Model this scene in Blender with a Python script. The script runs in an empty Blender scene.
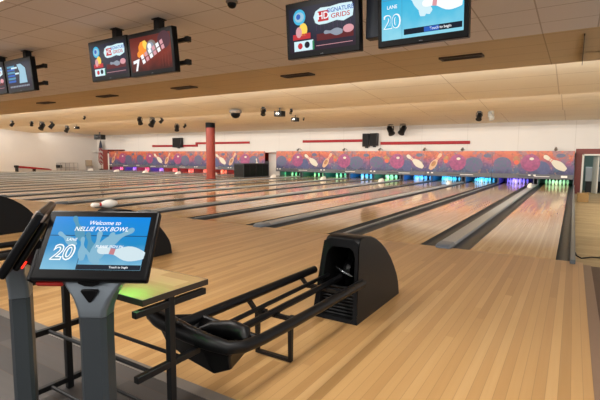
import bpy, bmesh, math, random
from mathutils import Vector, Matrix
random.seed(7)
sc = bpy.context.scene
COL = sc.collection
PI = math.pi

# ------------------------------------------------------------------ materials
def lin(c):
    if isinstance(c, str):
        c = [int(c[i:i+2], 16)/255 for i in (0, 2, 4)]
    return [(v/12.92 if v <= .04045 else ((v+.055)/1.055)**2.4) for v in c]
MATS = {}
def mat(name, col='808080', rough=.5, metal=0., spec=.5, emit=None, es=0., coat=0.):
    if name in MATS: return MATS[name]
    m = bpy.data.materials.new(name); m.use_nodes = True
    b = m.node_tree.nodes['Principled BSDF']
    b.inputs['Base Color'].default_value = (*lin(col), 1)
    b.inputs['Roughness'].default_value = rough
    b.inputs['Metallic'].default_value = metal
    b.inputs['Specular IOR Level'].default_value = spec
    b.inputs['Coat Weight'].default_value = coat
    if emit:
        b.inputs['Emission Color'].default_value = (*lin(emit), 1)
        b.inputs['Emission Strength'].default_value = es
    MATS[name] = m
    return m
class NT:
    def __init__(s, m):
        s.t = m.node_tree; s.b = s.t.nodes['Principled BSDF']
    def n(s, typ, **kw):
        nd = s.t.nodes.new('ShaderNode'+typ)
        for k, v in kw.items():
            if k.startswith('i_'):
                k = k[2:]
                key = int(k) if k.isdigit() else k.replace('_', ' ')
                if isinstance(v, bpy.types.NodeSocket): s.t.links.new(v, nd.inputs[key])
                else: nd.inputs[key].default_value = v
            else: setattr(nd, k, v)
        return nd
    def math(s, op, a, b=0.):
        return s.n('Math', operation=op, i_0=a, i_1=b).outputs[0]
    def mix(s, f, a, b, blend='MIX'):
        nd = s.n('Mix', data_type='RGBA', blend_type=blend)
        for idx, v in ((0, f), (6, a), (7, b)):
            if isinstance(v, bpy.types.NodeSocket): s.t.links.new(v, nd.inputs[idx])
            else: nd.inputs[idx].default_value = v if idx == 0 else (*v, 1)
        return nd.outputs[2]
    def ramp(s, f, stops):
        nd = s.n('ValToRGB', i_Fac=f); el = nd.color_ramp.elements
        while len(el) < len(stops): el.new(.5)
        for e, (p, c) in zip(el, stops): e.position = p; e.color = (*lin(c), 1)
        return nd.outputs[0]
    def link(s, o, name): s.t.links.new(o, s.b.inputs[name])

def boards(name, tones, w, length, rough, axis='X', seam=.06, bump=0., spec=.4, blotch=.0):
    m = mat(name, rough=rough, spec=spec); t = NT(m)
    p = t.n('NewGeometry').outputs['Position']
    sx = t.n('SeparateXYZ', i_0=p)
    a, b = (sx.outputs[0], sx.outputs[1]) if axis == 'X' else (sx.outputs[1], sx.outputs[0])
    u = t.math('DIVIDE', a, w); iu = t.math('FLOOR', u)
    off = t.n('TexWhiteNoise', noise_dimensions='1D', i_W=iu).outputs[0]
    v = t.math('ADD', t.math('DIVIDE', b, length), t.math('MULTIPLY', off, 7.3)); iv = t.math('FLOOR', v)
    cv = t.n('CombineXYZ', i_0=iu, i_1=iv).outputs[0]
    r = t.n('TexWhiteNoise', noise_dimensions='2D', i_Vector=cv).outputs[0]
    sc_ = t.n('CombineXYZ', i_0=t.math('MULTIPLY', a, 40.), i_1=t.math('MULTIPLY', b, 1.6), i_2=t.math('MULTIPLY', r, 9.)).outputs[0]
    g = t.n('TexNoise', i_Vector=sc_, i_Scale=1., i_Detail=3.).outputs[0]
    f = t.math('ADD', t.math('MULTIPLY', r, .72), t.math('MULTIPLY', g, .28))
    c = t.ramp(f, tones)
    fr = t.math('FRACT', u)
    e = t.math('LESS_THAN', t.math('MINIMUM', fr, t.math('SUBTRACT', 1., fr)), seam)
    c = t.mix(t.math('MULTIPLY', e, .35), c, lin('5a3c1e'))
    if blotch:
        bl = t.n('TexNoise', i_Vector=p, i_Scale=.7, i_Detail=4.).outputs[0]
        c = t.mix(t.math('MULTIPLY', bl, blotch), c, lin('3c2a20'))
    t.link(c, 'Base Color')
    return m

M_APP = boards('maple_approach', [(0, '9c7648'), (.35, 'ac8454'), (.7, 'b8915f'), (1, 'c39e6e')], .06, 3.2, .30, seam=.03)
M_LANE = boards('maple_lane', [(0, 'be9a6a'), (.4, 'cca978'), (.7, 'd6b584'), (1, 'e0c294')], .035, 5., .09, seam=.03)
M_DARKFLOOR = boards('grey_vinyl_plank', [(0, '332f2d'), (.5, '433e3b'), (1, '544e4a')], .17, 1.2, .5, axis='Y', seam=.015)
M_WALKWAY = boards('pale_plank', [(0, 'a8966f'), (.5, 'b8a47c'), (1, 'c6b38a')], .2, 1.2, .55, axis='Y', seam=.03, blotch=.5)
M_CARPET = boards('brown_floor', [(0, '4a3a30'), (.5, '574438'), (1, '66513f')], .12, .6, .7, seam=.05, blotch=.4)

def ceiling_mat(name, col, grid, ox=0., oy=0., gx=True, gy=True, line='6b5642', lw=.008, stain=.25):
    m = mat(name, col, rough=.85, spec=.2); t = NT(m)
    p = t.n('NewGeometry').outputs['Position']; s = t.n('SeparateXYZ', i_0=p)
    c = t.mix(t.math('MULTIPLY', t.n('TexNoise', i_Vector=p, i_Scale=45., i_Detail=3.).outputs[0], .22), lin(col), [v*.7 for v in lin(col)])
    big = t.n('TexNoise', i_Vector=p, i_Scale=.45, i_Detail=4.).outputs[0]
    c = t.mix(t.math('MULTIPLY', big, stain), c, [v*.6 for v in lin(col)])
    es = []
    for on, o, k, g in ((gx, ox, 0, grid[0]), (gy, oy, 1, grid[1])):
        if not on: continue
        fr = t.math('FRACT', t.math('DIVIDE', t.math('SUBTRACT', s.outputs[k], o), g))
        es.append(t.math('LESS_THAN', t.math('MINIMUM', fr, t.math('SUBTRACT', 1., fr)), lw/g))
    e = es[0] if len(es) == 1 else t.math('MAXIMUM', es[0], es[1])
    c = t.mix(t.math('MULTIPLY', e, .45), c, lin(line))
    t.link(c, 'Base Color'); return m
M_CEIL = ceiling_mat('ceiling_tile', 'eeeaec', (.61, .61), -.45, 6.865)
M_BAND = ceiling_mat('ceiling_band', 'dcc8a8', (2.44, .61), -.45, 8.1, stain=.5)
M_BAY = ceiling_mat('ceiling_bay', 'eaddc6', (2.44, 1.22), -.45, 8.3, line='8a7050', lw=.012, stain=.3)

M_WALL = mat('white_paint', 'd9d3ce', .8, spec=.2)
t = NT(M_WALL); p = t.n('NewGeometry').outputs['Position']; s = t.n('SeparateXYZ', i_0=p)
fr = t.math('FRACT', t.math('DIVIDE', s.outputs[0], 2.44)); e = t.math('LESS_THAN', fr, .006)
c = t.mix(t.math('MULTIPLY', t.n('TexNoise', i_Vector=p, i_Scale=1.2, i_Detail=4.).outputs[0], .12), lin('cbc6c2'), lin('a9a099'))
t.link(t.mix(t.math('MULTIPLY', e, .5), c, lin('8f8780')), 'Base Color')

def mask_mat():
    m = mat('printed_mural', rough=.35); t = NT(m)
    p = t.n('NewGeometry').outputs['Position']; s = t.n('SeparateXYZ', i_0=p)
    n1 = t.n('TexNoise', i_Vector=p, i_Scale=1.1, i_Detail=5., i_Distortion=.8).outputs[0]
    h = t.math('DIVIDE', t.math('SUBTRACT', s.outputs[2], .5), 1.15)
    f = t.math('ADD', h, t.math('MULTIPLY', t.math('SUBTRACT', n1, .5), .95))
    c = t.ramp(f, [(0, '343a5c'), (.2, '4a4370'), (.38, '6e466e'), (.55, '944a62'), (.72, 'a84c3c'), (.9, 'b65a3a')])
    n2 = t.n('TexNoise', i_Vector=p, i_Scale=2.3, i_Detail=3.).outputs[0]
    k = t.math('MULTIPLY', t.math('GREATER_THAN', n2, .56), .5)
    c = t.mix(k, c, lin('3f5f78'))
    n4 = t.n('TexNoise', i_Vector=p, i_Scale=3.1, i_Detail=5., i_Distortion=2.).outputs[0]
    c = t.mix(t.math('MULTIPLY', t.math('GREATER_THAN', n4, .55), .35), c, lin('26243c'))
    n5 = t.n('TexNoise', i_Vector=p, i_Scale=14., i_Detail=2.).outputs[0]
    c = t.mix(t.math('MULTIPLY', t.math('GREATER_THAN', n5, .66), .2), c, lin('d8b090'))
    n3 = t.n('TexNoise', i_Vector=p, i_Scale=5., i_Detail=4.).outputs[0]
    c = t.mix(t.math('MULTIPLY', t.math('GREATER_THAN', n3, .62), .25), c, lin('d8a05a'))
    t.link(c, 'Base Color'); return m
M_MURAL = mask_mat()
def ball_mat(name, c1, c2):
    m = mat(name, c1, rough=.35); t = NT(m)
    p = t.n('NewGeometry').outputs['Position']
    n = t.n('TexNoise', i_Vector=p, i_Scale=7., i_Detail=4.).outputs[0]
    t.link(t.ramp(n, [(.3, c1), (.7, c2)]), 'Base Color'); return m
M_PBALL = ball_mat('print_magenta', '74305c', '9c4474')
M_PTEAL = ball_mat('print_teal', '3c5a68', '5c4474')
M_PGOLD = ball_mat('print_gold', 'a8803c', '8a4a4a')
M_PSHADE = ball_mat('print_navy', '3a4470', '4b5078')
M_PWHITE = mat('print_white', 'c8c2b2', .4)
M_PTAN = mat('print_tan', 'c09a7c', .4)
M_PRED = mat('print_red', 'c8503a', .4)
M_STRIP = mat('grey_strip', '55555c', .4)
M_PLATE = mat('plate_white', 'e6e2dc', .5)

M_BLACK = mat('black_plastic', '08080a', .4, spec=.28)
M_BLACKM = mat('black_metal', '0e0e10', .45, spec=.35)
M_GLOSSBLK = mat('gloss_black', '060608', .3, spec=.2)
M_INNER = mat('dark_inside', '050506', .7, spec=.2)
M_CHROME = mat('chrome', 'b4b8bc', .2, 1.)
M_GREY = mat('grey_paint_metal', '3f454a', .38, .3)
M_HEADLIT = mat('lit_grey_head', '7d868e', .3, .6)  # column grey made lighter, standing in for light on the pedestal head
M_CAPTOP = mat('grey_capping', 'a0a6ac', .4)
M_NOSE = mat('blue_grey_nose', '76808c', .4)
M_DIV = mat('divider_grey', '5e6468', .4)
M_GUT = mat('gutter_grey', '24282c', .45)
M_RED = mat('red_paint', '8e1e26', .6, spec=.25)
M_COLRED = mat('column_red', '7a3028', .55, spec=.3)
M_MAROON = mat('maroon_wall', '6b2822', .55)
M_WHITEP = mat('white_trim', 'd8d4cc', .5)
M_PIN = mat('pin_white', 'ece8e0', .25)
M_PINRED = mat('pin_red', 'b8242a', .3)
M_DARK = mat('pit_dark', '15151a', .6)
M_CURT = mat('pit_curtain', '22222a', .7)
M_CABT = mat('cabinet_black', '19191b', .5)
M_WOODBOX = mat('box_wood', '9a7846', .6)
M_BEIGE = mat('beige_plastic', '8f7f6c', .6)
M_STEEL = mat('steel_wire', '8a8784', .4, .7)
M_GREYSTRIP = mat('edge_strip', '76706a', .4, .3)
M_BROWNSTRIP = mat('brown_strip', '7d6450', .5)
M_TABLETOP = boards('table_wood', [(0, '8f7350'), (.5, 'a58660'), (1, 'b89a72')], .09, 1.5, .2, axis='Y', seam=.0)
M_EDGE = mat('table_edge', '2c211c', .45)

# ------------------------------------------------------------------ mesh builder
class MB:
    def __init__(s): s.v = []; s.f = []; s.m = []; s.mats = []
    def mi(s, m):
        if m not in s.mats: s.mats.append(m)
        return s.mats.index(m)
    def add(s, vs, fs, m, M=None):
        o = len(s.v)
        for v in vs:
            v = Vector(v)
            s.v.append(tuple(M @ v) if M else tuple(v))
        k = s.mi(m)
        for f in fs: s.f.append([o+i for i in f]); s.m.append(k)
        return s
    def box(s, x0, x1, y0, y1, z0, z1, m, M=None):
        vs = [(x, y, z) for z in (z0, z1) for y in (y0, y1) for x in (x0, x1)]
        return s.add(vs, [(0, 2, 3, 1), (4, 5, 7, 6), (0, 1, 5, 4), (2, 6, 7, 3), (0, 4, 6, 2), (1, 3, 7, 5)], m, M)
    def prism(s, poly, a0, a1, m, axis='X', M=None):
        n = len(poly)
        def P(p, a): return (a, p[0], p[1]) if axis == 'X' else (p[0], a, p[1]) if axis == 'Y' else (p[0], p[1], a)
        vs = [P(p, a0) for p in poly]+[P(p, a1) for p in poly]
        fs = [tuple(range(n))[::-1], tuple(range(n, 2*n))]+[(i, (i+1) % n, n+(i+1) % n, n+i) for i in range(n)]
        return s.add(vs, fs, m, M)
    def tube(s, pts, r, m, n=12, cap=True, sq=False):
        pts = [Vector(p) for p in pts]; rs = r if isinstance(r, (list, tuple)) else [r]*len(pts)
        if sq: n = 4
        vs = []; up = None
        for i, p in enumerate(pts):
            d = (pts[min(i+1, len(pts)-1)]-pts[max(i-1, 0)]).normalized()
            if up is None:
                up = Vector((0, 0, 1)) if abs(d.z) < .9 else Vector((0, 1, 0))
            x = d.cross(up).normalized(); up = x.cross(d).normalized()
            for k in range(n):
                a = 2*PI*k/n+(PI/4 if sq else 0); q = rs[i]*(1.414 if sq else 1)
                vs.append(p+(x*math.cos(a)+up*math.sin(a))*q)
        fs = [(i*n+k, i*n+(k+1) % n, (i+1)*n+(k+1) % n, (i+1)*n+k) for i in range(len(pts)-1) for k in range(n)]
        if cap: fs += [tuple(range(n))[::-1], tuple((len(pts)-1)*n+k for k in range(n))]
        return s.add(vs, fs, m)
    def lathe(s, prof, m, n=16, M=None, bands=None):
        vs = [(r*math.cos(2*PI*k/n), r*math.sin(2*PI*k/n), z) for r, z in prof for k in range(n)]
        for i in range(len(prof)-1):
            fs = [(i*n+k, i*n+(k+1) % n, (i+1)*n+(k+1) % n, (i+1)*n+k) for k in range(n)]
            if i == 0: s._base = len(s.v); s.add(vs, fs, bands(i) if bands else m, M)
            else:
                k_ = s.mi(bands(i) if bands else m)
                for f in fs: s.f.append([s._base+j for j in f]); s.m.append(k_)
        k_ = s.mi(m); L = len(prof)-1
        s.f.append([s._base+k for k in range(n)][::-1]); s.m.append(k_)
        s.f.append([s._base+L*n+k for k in range(n)]); s.m.append(k_)
        return s
    def loft(s, rings, m, cap=True, M=None):
        n = len(rings[0]); vs = [v for r in rings for v in r]
        fs = [(i*n+k, i*n+(k+1) % n, (i+1)*n+(k+1) % n, (i+1)*n+k) for i in range(len(rings)-1) for k in range(n)]
        if cap: fs += [tuple(range(n))[::-1], tuple((len(rings)-1)*n+k for k in range(n))]
        return s.add(vs, fs, m, M)
    def disc(s, cx, cz, y, r, m, n=24, sx=1., rot=0., M=None):
        vs = []
        for k in range(n):
            a = 2*PI*k/n; x, z = r*sx*math.cos(a), r*math.sin(a)
            vs.append((cx+x*math.cos(rot)-z*math.sin(rot), y, cz+x*math.sin(rot)+z*math.cos(rot)))
        return s.add(vs, [tuple(range(n))], m, M)
    def quad(s, x0, x1, z0, z1, y, m, M=None):
        return s.add([(x0, y, z0), (x1, y, z0), (x1, y, z1), (x0, y, z1)], [(0, 1, 2, 3)], m, M)
    def build(s, name, parent=None, bevel=0., smooth=True, loc=None):
        me = bpy.data.meshes.new(name); me.from_pydata(s.v, [], s.f); me.update()
        for m in s.mats: me.materials.append(m)
        me.polygons.foreach_set('material_index', s.m)
        bm = bmesh.new(); bm.from_mesh(me)
        bmesh.ops.recalc_face_normals(bm, faces=bm.faces); bm.to_mesh(me); bm.free()
        if smooth:
            me.polygons.foreach_set('use_smooth', [True]*len(me.polygons)); me.set_sharp_from_angle(angle=math.radians(35))
        me.update()
        o = bpy.data.objects.new(name, me); COL.objects.link(o)
        if parent: o.parent = parent
        if loc: o.location = loc
        if bevel:
            b = o.modifiers.new('bevel', 'BEVEL'); b.width = bevel; b.segments = 2; b.limit_method = 'ANGLE'
        return o
def text(mb, string, x, z, y, size, m, shear=0., M=None, align='CENTER', wide=1., bold=.012):
    cu = bpy.data.curves.new('lettering', 'FONT'); cu.body = string; cu.size = size; cu.align_x = align; cu.align_y = 'CENTER'
    cu.shear = shear; cu.resolution_u = 3; cu.offset = size*bold
    o = bpy.data.objects.new('lettering', cu); COL.objects.link(o)
    dg = bpy.context.evaluated_depsgraph_get(); me = o.evaluated_get(dg).to_mesh()
    vs = [(x+v.co.x*wide, y, z+v.co.y) for v in me.vertices]; fs = [tuple(p.vertices) for p in me.polygons]
    mb.add(vs, fs, m, M)
    o.evaluated_get(dg).to_mesh_clear(); bpy.data.objects.remove(o); bpy.data.curves.remove(cu)
def thing(name, label, cat, loc=(0, 0, 0), rot=(0, 0, 0), group=None):
    o = bpy.data.objects.new(name, None); COL.objects.link(o); o.location = loc; o.rotation_euler = rot; o.empty_display_size = .1
    o['label'] = label; o['category'] = cat
    if group: o['group'] = group
    return o
def tag(o, label, cat, group=None):
    o['label'] = label; o['category'] = cat
    if group: o['group'] = group
    return o
def struct(o): o['kind'] = 'structure'; return o
def copy_tree(o, parent=None):
    c = o.copy(); COL.objects.link(c)
    if parent: c.parent = parent
    for ch in [k for k in bpy.data.objects if k.parent == o]: copy_tree(ch, c)
    return c
ORD = ['first', 'second', 'third', 'fourth', 'fifth', 'sixth', 'seventh', 'eighth', 'ninth', 'tenth']

# ------------------------------------------------------------------ layout constants
FOUL = 6.42; YM = 24.0; YW = 24.6; PITCH = 1.68
XL = -37.6
CR = [-1.53-3.36*k for k in range(5)]            # capping centres, right-hand block
CL = [-19.62-3.36*k for k in range(5)]           # left-hand block

# ------------------------------------------------------------------ setting
struct(MB().box(XL, .17, 1.7, FOUL, -.2, 0, M_APP).build('floor', smooth=False))
struct(MB().box(XL-1, 4.2, -7, 1.62, -.2, 0, M_DARKFLOOR).build('floor_seating', smooth=False))
struct(MB().box(XL, .17, 1.62, 1.7, -.2, .004, M_GREYSTRIP).build('trim_1', smooth=False))
struct(MB().box(.17, .25, 1.62, 6.28, -.2, .004, M_BROWNSTRIP).build('trim_2', smooth=False))
struct(MB().box(.25, 4.2, 1.62, 6.28, -.2, -.004, M_CARPET).build('floor_right', smooth=False))
struct(MB().box(.1, 4.2, 6.28, YW+4, -.6, -.38, M_WALKWAY).build('floor_walkway', smooth=False))
# sub floor under the lanes, and the boards in the gap and along the left wall
struct(MB().box(XL, .1, FOUL, 27, -.3, -.12, M_DARK).build('floor_under', smooth=False))
struct(MB().box(-17.94, -16.65, FOUL, YW, -.12, 0, M_LANE).build('floor_gap', smooth=False))
struct(MB().box(XL, -34.66, FOUL, YW, -.12, 0, M_LANE).build('floor_left', smooth=False))
# walls
struct(MB().box(XL-.2, XL, -7, 27, -.3, 3.6, M_WALL).build('wall_left', smooth=False))
b = MB()
b.box(XL, .06, YW, YW+.15, 1.62, 3.6, M_WALL); b.box(.06, 4.2, YW, YW+.15, 1.75, 3.6, M_WALL)
b.box(XL, -34.9, YW, YW+.15, 0, 1.62, M_WALL)
b.box(-17.95, -16.6, YW, YW+.15, 0, 1.62, M_WALL)
struct(b.build('wall_back', smooth=False))
b = MB()   # maroon door surround
b.box(.06, .33, YW, YW+.15, -.38, 1.75, M_MAROON); b.box(.33, 1.5, YW, YW+.15, 1.5, 1.75, M_MAROON); b.box(1.35, 4.2, YW, YW+.15, -.38, 1.75, M_MAROON)
struct(b.build('wall_door', smooth=False))
b = MB()
b.box(.33, .41, YW-.03, YW+.17, -.38, 1.5, M_WHITEP); b.box(.33, 1.35, YW-.03, YW+.17, 1.43, 1.5, M_WHITEP); b.box(1.27, 1.35, YW-.03, YW+.17, -.38, 1.5, M_WHITEP)
d = b.build('door_1', bevel=.008); d['kind'] = 'structure'
b = MB(); b.box(0, .04, 0, .75, -.36, 1.42, M_WHITEP)
dl = b.build('door_leaf', parent=d, bevel=.006); dl.location = (.98, YW+.2, 0); dl.rotation_euler = (0, 0, .25)
M_BACKROOM = mat('back_room_green', '6d7d78', .8)
b = MB(); b.box(.1, 3.2, YW+2.9, YW+3, -.38, 2.4, M_BACKROOM); b.box(.05, .15, YW+.15, YW+3, -.38, 2.4, M_BACKROOM); b.box(3.1, 3.2, YW+.15, YW+3, -.38, 2.4, M_BACKROOM)
b.box(.1, 3.2, YW+.15, YW+3, 2.4, 2.5, M_BACKROOM)
struct(b.build('wall_back_room', smooth=False))
struct(MB().box(XL, .05, 26.7, 26.8, -.3, 1.75, M_DARK).build('wall_pit', smooth=False))
struct(MB().box(XL, .05, YM+.06, 26.8, 1.56, 1.62, M_WALL).build('trim_3', smooth=False))  # ledge carried back over the pit, added to keep world light out
# ceiling : flat tiles, the brown band, then three bays that fall towards the pins
struct(MB().box(XL-.2, 4.2, -7, 6.8, 2.95, 3.1, M_CEIL).build('ceiling', smooth=False))
b = MB(); b.prism([(6.8, 2.95), (9.45, 3.02), (9.45, 3.5), (6.8, 3.5)], XL-.2, 4.2, M_BAND)
b.box(.02, .03, 7.1, 9.3, 2.93, 3.02, M_EDGE)
b.add([(-.35, 8.52, 2.985), (.1, 8.5, 2.975), (.6, 8.55, 2.97), (1.2, 8.5, 2.985), (1.2, 8.6, 2.99), (.6, 8.64, 2.99), (.1, 8.57, 2.99)], [(0, 1, 2, 3, 4, 5, 6)], M_INNER)
struct(b.build('ceiling_band', smooth=False))
for i, (a, e, ze) in enumerate(((9.45, 14.2, 3.05), (14.2, 19.0, 3.07), (19.0, YW+.1, 3.09))):
    struct(MB().prism([(a, 3.45), (e, ze), (e, 3.6), (a, 3.6)], XL-.2, 4.2, M_BAY).build('ceiling_bay', smooth=False))
# red strips on the back wall
def strip(n, segs):
    b = MB()
    for x0, x1, z0, z1 in segs: b.box(x0, x1, YW-.08, YW, z0, z1, M_RED)
    struct(b.build('trim_%d' % n, bevel=.01))
strip(4, [(-15.15, -10.75, 2.2, 2.36)])
strip(5, [(-9.75, -4.73, 2.02, 2.19)])
strip(6, [(-29.9, -24.9, 2.0, 2.16), (-24.9, -24.7, 2.0, 2.34), (-24.7, -19.6, 2.18, 2.34)])
b = MB(); b.box(-35.9, -35.15, YM-.02, YW, 0, 1.8, M_MAROON); b.box(-35.15, -33.6, YM+.1, YW, 1.7, 1.8, M_MAROON); b.box(-35.12, -35.0, YM-.06, YM, 0, 1.45, M_WHITEP)
struct(b.build('trim_7', bevel=.01))
# board edging the lanes on the right
struct(MB().box(.03, .09, FOUL-.15, YM, -.38, .05, M_DIV).build('trim_8', bevel=.01))

# ------------------------------------------------------------------ column
t_ = thing('support_column', 'round red steel column with a black top between the two lane blocks', 'column', (-17.3, 18.2, 0))
MB().lathe([(.25, 0), (.25, 2.86)], M_COLRED, 24).build('shaft', t_)
MB().lathe([(.26, 2.86), (.26, 3.13)], M_INNER, 24).build('collar', t_)
MB().lathe([(.3, 0), (.3, .04), (.255, .06)], M_COLRED, 24).build('base_plate', t_)

# ------------------------------------------------------------------ lanes
LANES = []
for blk, C_ in (('R', CR), ('L', CL)):
    n = 0
    for c in C_:
        for sgn in (1, -1):
            LANES.append((blk, n, c+sgn*.88, sgn)); n += 1
COLR = [('green', '78d8a4'), ('violet blue', '5a50ff'), ('cyan', '18a8ff'), ('cyan', '10a8ff'), ('blue', '1890ff'), ('pale green', '50c898'), ('cyan', '10a0ff'), ('teal', '10b088'), ('green', '18a868'), ('green', '20b070')]
COLL = [('orange red', 'ff4a20'), ('red', 'ff3018'), ('orange red', 'ff4a28'), ('red', 'ff2818'), ('red', 'ff2020'), ('red', 'ff1830'), ('violet', '8040ff'), ('pink', 'ff2070'), ('violet', '7038ff'), ('magenta', 'ff20a0')]
def place(blk, n):
    return ORD[n]+(' lane from the doorway' if blk == 'R' else ' lane left of the red column')
def trough(b, x0, x1, y0, y1, m):
    n = 8; w = x1-x0; pts = []
    for k in range(n+1):
        a = PI*k/n; pts.append((x0+w*.5-math.cos(a)*w*.5, -.095*math.sin(a)**.7))
    vs = [(x, y, z-.002) for y in (y0, y1) for x, z in pts]
    b.add(vs, [(k, k+1, n+2+k, n+1+k) for k in range(n)], m)
    b.add([(x, y0, z-.002) for x, z in pts], [tuple(range(n+1))], m)
for blk, n, xc, sgn in LANES:
    cn = (COLR if blk == 'R' else COLL)[n][0]
    L = thing('bowling_lane', 'glossy maple lane with %s pin lights, %s' % (cn, place(blk, n)), 'bowling lane', (xc, FOUL, 0), group='bowling lanes')
    MB().box(-.525, .525, 0, 19.3, -.12, 0, M_LANE).build('lane_bed', L, smooth=False)
    w2 = .155 if (blk == 'R' and n == 0) else .235
    for a0, a1 in ((-.76, -.525), (.525, .525+w2)):
        b = MB(); trough(b, a0, a1, 0, 18.2, M_GUT); b.build('gutter', L)
def pin_prof(s=1.):
    P = [(0, 1.0), (.1, 1.06), (.75, 1.41), (2.25, 1.95), (3.375, 2.25), (4.5, 2.39), (5.875, 2.28), (7.25, 1.85), (8.625, 1.24), (9.375, .98), (9.8, .91), (10.2, .90), (10.6, .92), (11.0, .95), (11.75, 1.05), (12.625, 1.21), (13.5, 1.27), (14.3, 1.08), (14.8, .65), (15, .15)]
    return [(r*.0254*s, z*.0254*s) for z, r in P]
PP = pin_prof()
pinproto = None
PINPOS = ['the head pin', 'left pin of second row', 'right pin of second row', 'left pin of third row', 'middle pin of third row', 'right pin of third row',
          'leftmost pin of back row', 'second from left in back row', 'third from left in back row', 'rightmost pin of back row']
PINXY = []
for r in range(4):
    for k in range(r+1): PINXY.append(((k-r/2)*.305, r*.264))
# pins of the left block that stand wholly behind side panels, cabinets or the column
HIDDEN = {0: '0123456789', 1: '0123456789', 2: '5789', 3: '2456789', 4: '45789', 5: '45789', 6: '456789', 7: '456789', 8: '2456789', 9: '2456789'}
SKIP = {('L', n, int(i)) for n, q in HIDDEN.items() for i in q}
def make_pin():
    b = MB(); b.lathe(PP, M_PIN, 14, bands=lambda i: M_PINRED if i in (9, 12) else M_PIN); return b.build('bowling_pin')
for blk, n, xc, sgn in LANES:
    for i, (dx, dy) in enumerate(PINXY):
        if (blk, n, i) in SKIP: continue
        o = make_pin() if pinproto is None else pinproto.copy()
        if pinproto is None: pinproto = o
        else: COL.objects.link(o)
        o.location = (xc+dx, YM+.36+dy, 0)
        tag(o, 'white bowling pin, %s, %s' % (PINPOS[i], place(blk, n)), 'bowling pin', 'bowling pins standing at the lane ends')

# ------------------------------------------------------------------ pinsetter bays
def area(name, loc, sx, sy, rot, power, col=(1, 1, 1), spread=None):
    l = bpy.data.lights.new(name, 'AREA'); l.shape = 'RECTANGLE'; l.size = sx; l.size_y = sy; l.energy = power; l.color = col
    if spread: l.spread = spread
    o = bpy.data.objects.new(name, l); COL.objects.link(o); o.location = loc; o.rotation_euler = rot; return o
for blk, n, xc, sgn in LANES:
    cn, ch = (COLR if blk == 'R' else COLL)[n]
    tP = thing('pinsetter', 'dark pinsetter bay lit %s behind the %s' % (cn, place(blk, n)), 'pinsetter', (xc, YM+.1, 0), group='pinsetter bays')
    x1 = .67 if (blk == 'R' and n == 0) else .78
    side = mat('pit_side', '5a5a64', .55)
    for a in (-.80, x1):
        MB().box(a, a+.04, -.04, 2.4, .002, .95, side).build('side_panel', tP)
    MB().box(-.74, x1-.02, 2.0, 2.05, .002, .95, M_CURT).build('back_curtain', tP)
    b = MB()
    for k in range(5): b.box(-.55+k*.22, -.42+k*.22, .05, .09, .62, .9, M_DARK)
    b.build('rake', tP)
    MB().box(-.6, .6, .02, .08, .62, .68, mat('strip_'+ch, ch, .4, emit=ch, es=2.)).build('light_strip', tP)
    area('pin_light', (xc, YM+.2, .60), 1.1, .06, (math.radians(62), 0, 0), (40 if n else 20) if blk == 'R' else 34, lin(ch))

# ------------------------------------------------------------------ cappings and dividers
def cap(c, label):
    t = thing('ball_return_capping', label, 'capping', (c, FOUL-.1, 0), group='ball return cappings')
    MB().prism([(-.11, -.12), (-.118, .015), (-.10, .045), (-.075, .05), (.075, .05), (.10, .045), (.118, .015), (.11, -.12)], .28, 17.5, M_CAPTOP, 'Y').build('cover', t)
    MB().loft([[(x*k, y, z*h) for x, z in ((-.12, 0), (-.12, .4), (-.09, 1), (.09, 1), (.12, .4), (.12, 0))] for y, k, h in ((0, .7, .02), (.03, .9, .04), (.1, 1, .055), (.28, 1, .058))], M_NOSE).build('nose', t)
    b = MB()
    for a in (-.119, .111): b.box(a, a+.008, .1, 17.5, -.1, .012, M_DIV)
    b.build('edge_strip', t)
    return t
for blk, C_ in (('R', CR), ('L', CL)):
    for k, c in enumerate(C_):
        cap(c, 'wide grey ball track capping, %s %s' % (ORD[k], 'from the doorway' if blk == 'R' else 'left of the red column'))
def divider(x, label):
    t = thing('lane_divider', label, 'lane divider', (x, FOUL-.04, 0), group='thin dividers between lane gutters')
    MB().box(-.04, .04, 0, 17.6, -.12, .02, M_DIV).build('rail', t, bevel=.004)
    MB().box(-.012, .012, .05, 17.6, .02, .03, M_CAPTOP).build('top_bead', t)
nd = 0
for blk, C_ in (('R', CR), ('L', CL)):
    for k, c in enumerate(C_):
        divider(c-1.68, 'thin grey lane divider, %s %s' % (ORD[k], 'from the doorway' if blk == 'R' else 'left of the red column'))
divider(CL[0]+1.68, 'thin grey lane divider closest to the red column foot on its left')

# white ball lift covers at the far end of each capping
lift = None
for blk, C_ in (('R', CR), ('L', CL)):
    for k, c in enumerate(C_):
        if lift is None:
            b = MB(); rings = []
            for y, w, h in ((-.22, .05, .05), (-.17, .09, .13), (-.05, .12, .21), (.1, .13, .24), (.25, .13, .25)):
                rings.append([(w*math.cos(PI*q/10), y, h*math.sin(PI*q/10)) for q in range(11)])
            b.loft(rings, M_PIN); o = lift = b.build('ball_lift_cover')
        else:
            o = lift.copy(); COL.objects.link(o)
        o.location = (c, 20.9, .052); o.scale = (.85, .85, .72)
        tag(o, 'small white domed cover ending the %s capping %s' % (ORD[k], 'from the doorway' if blk == 'R' else 'left of the red column'), 'cover', 'white ball lift covers')

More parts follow.
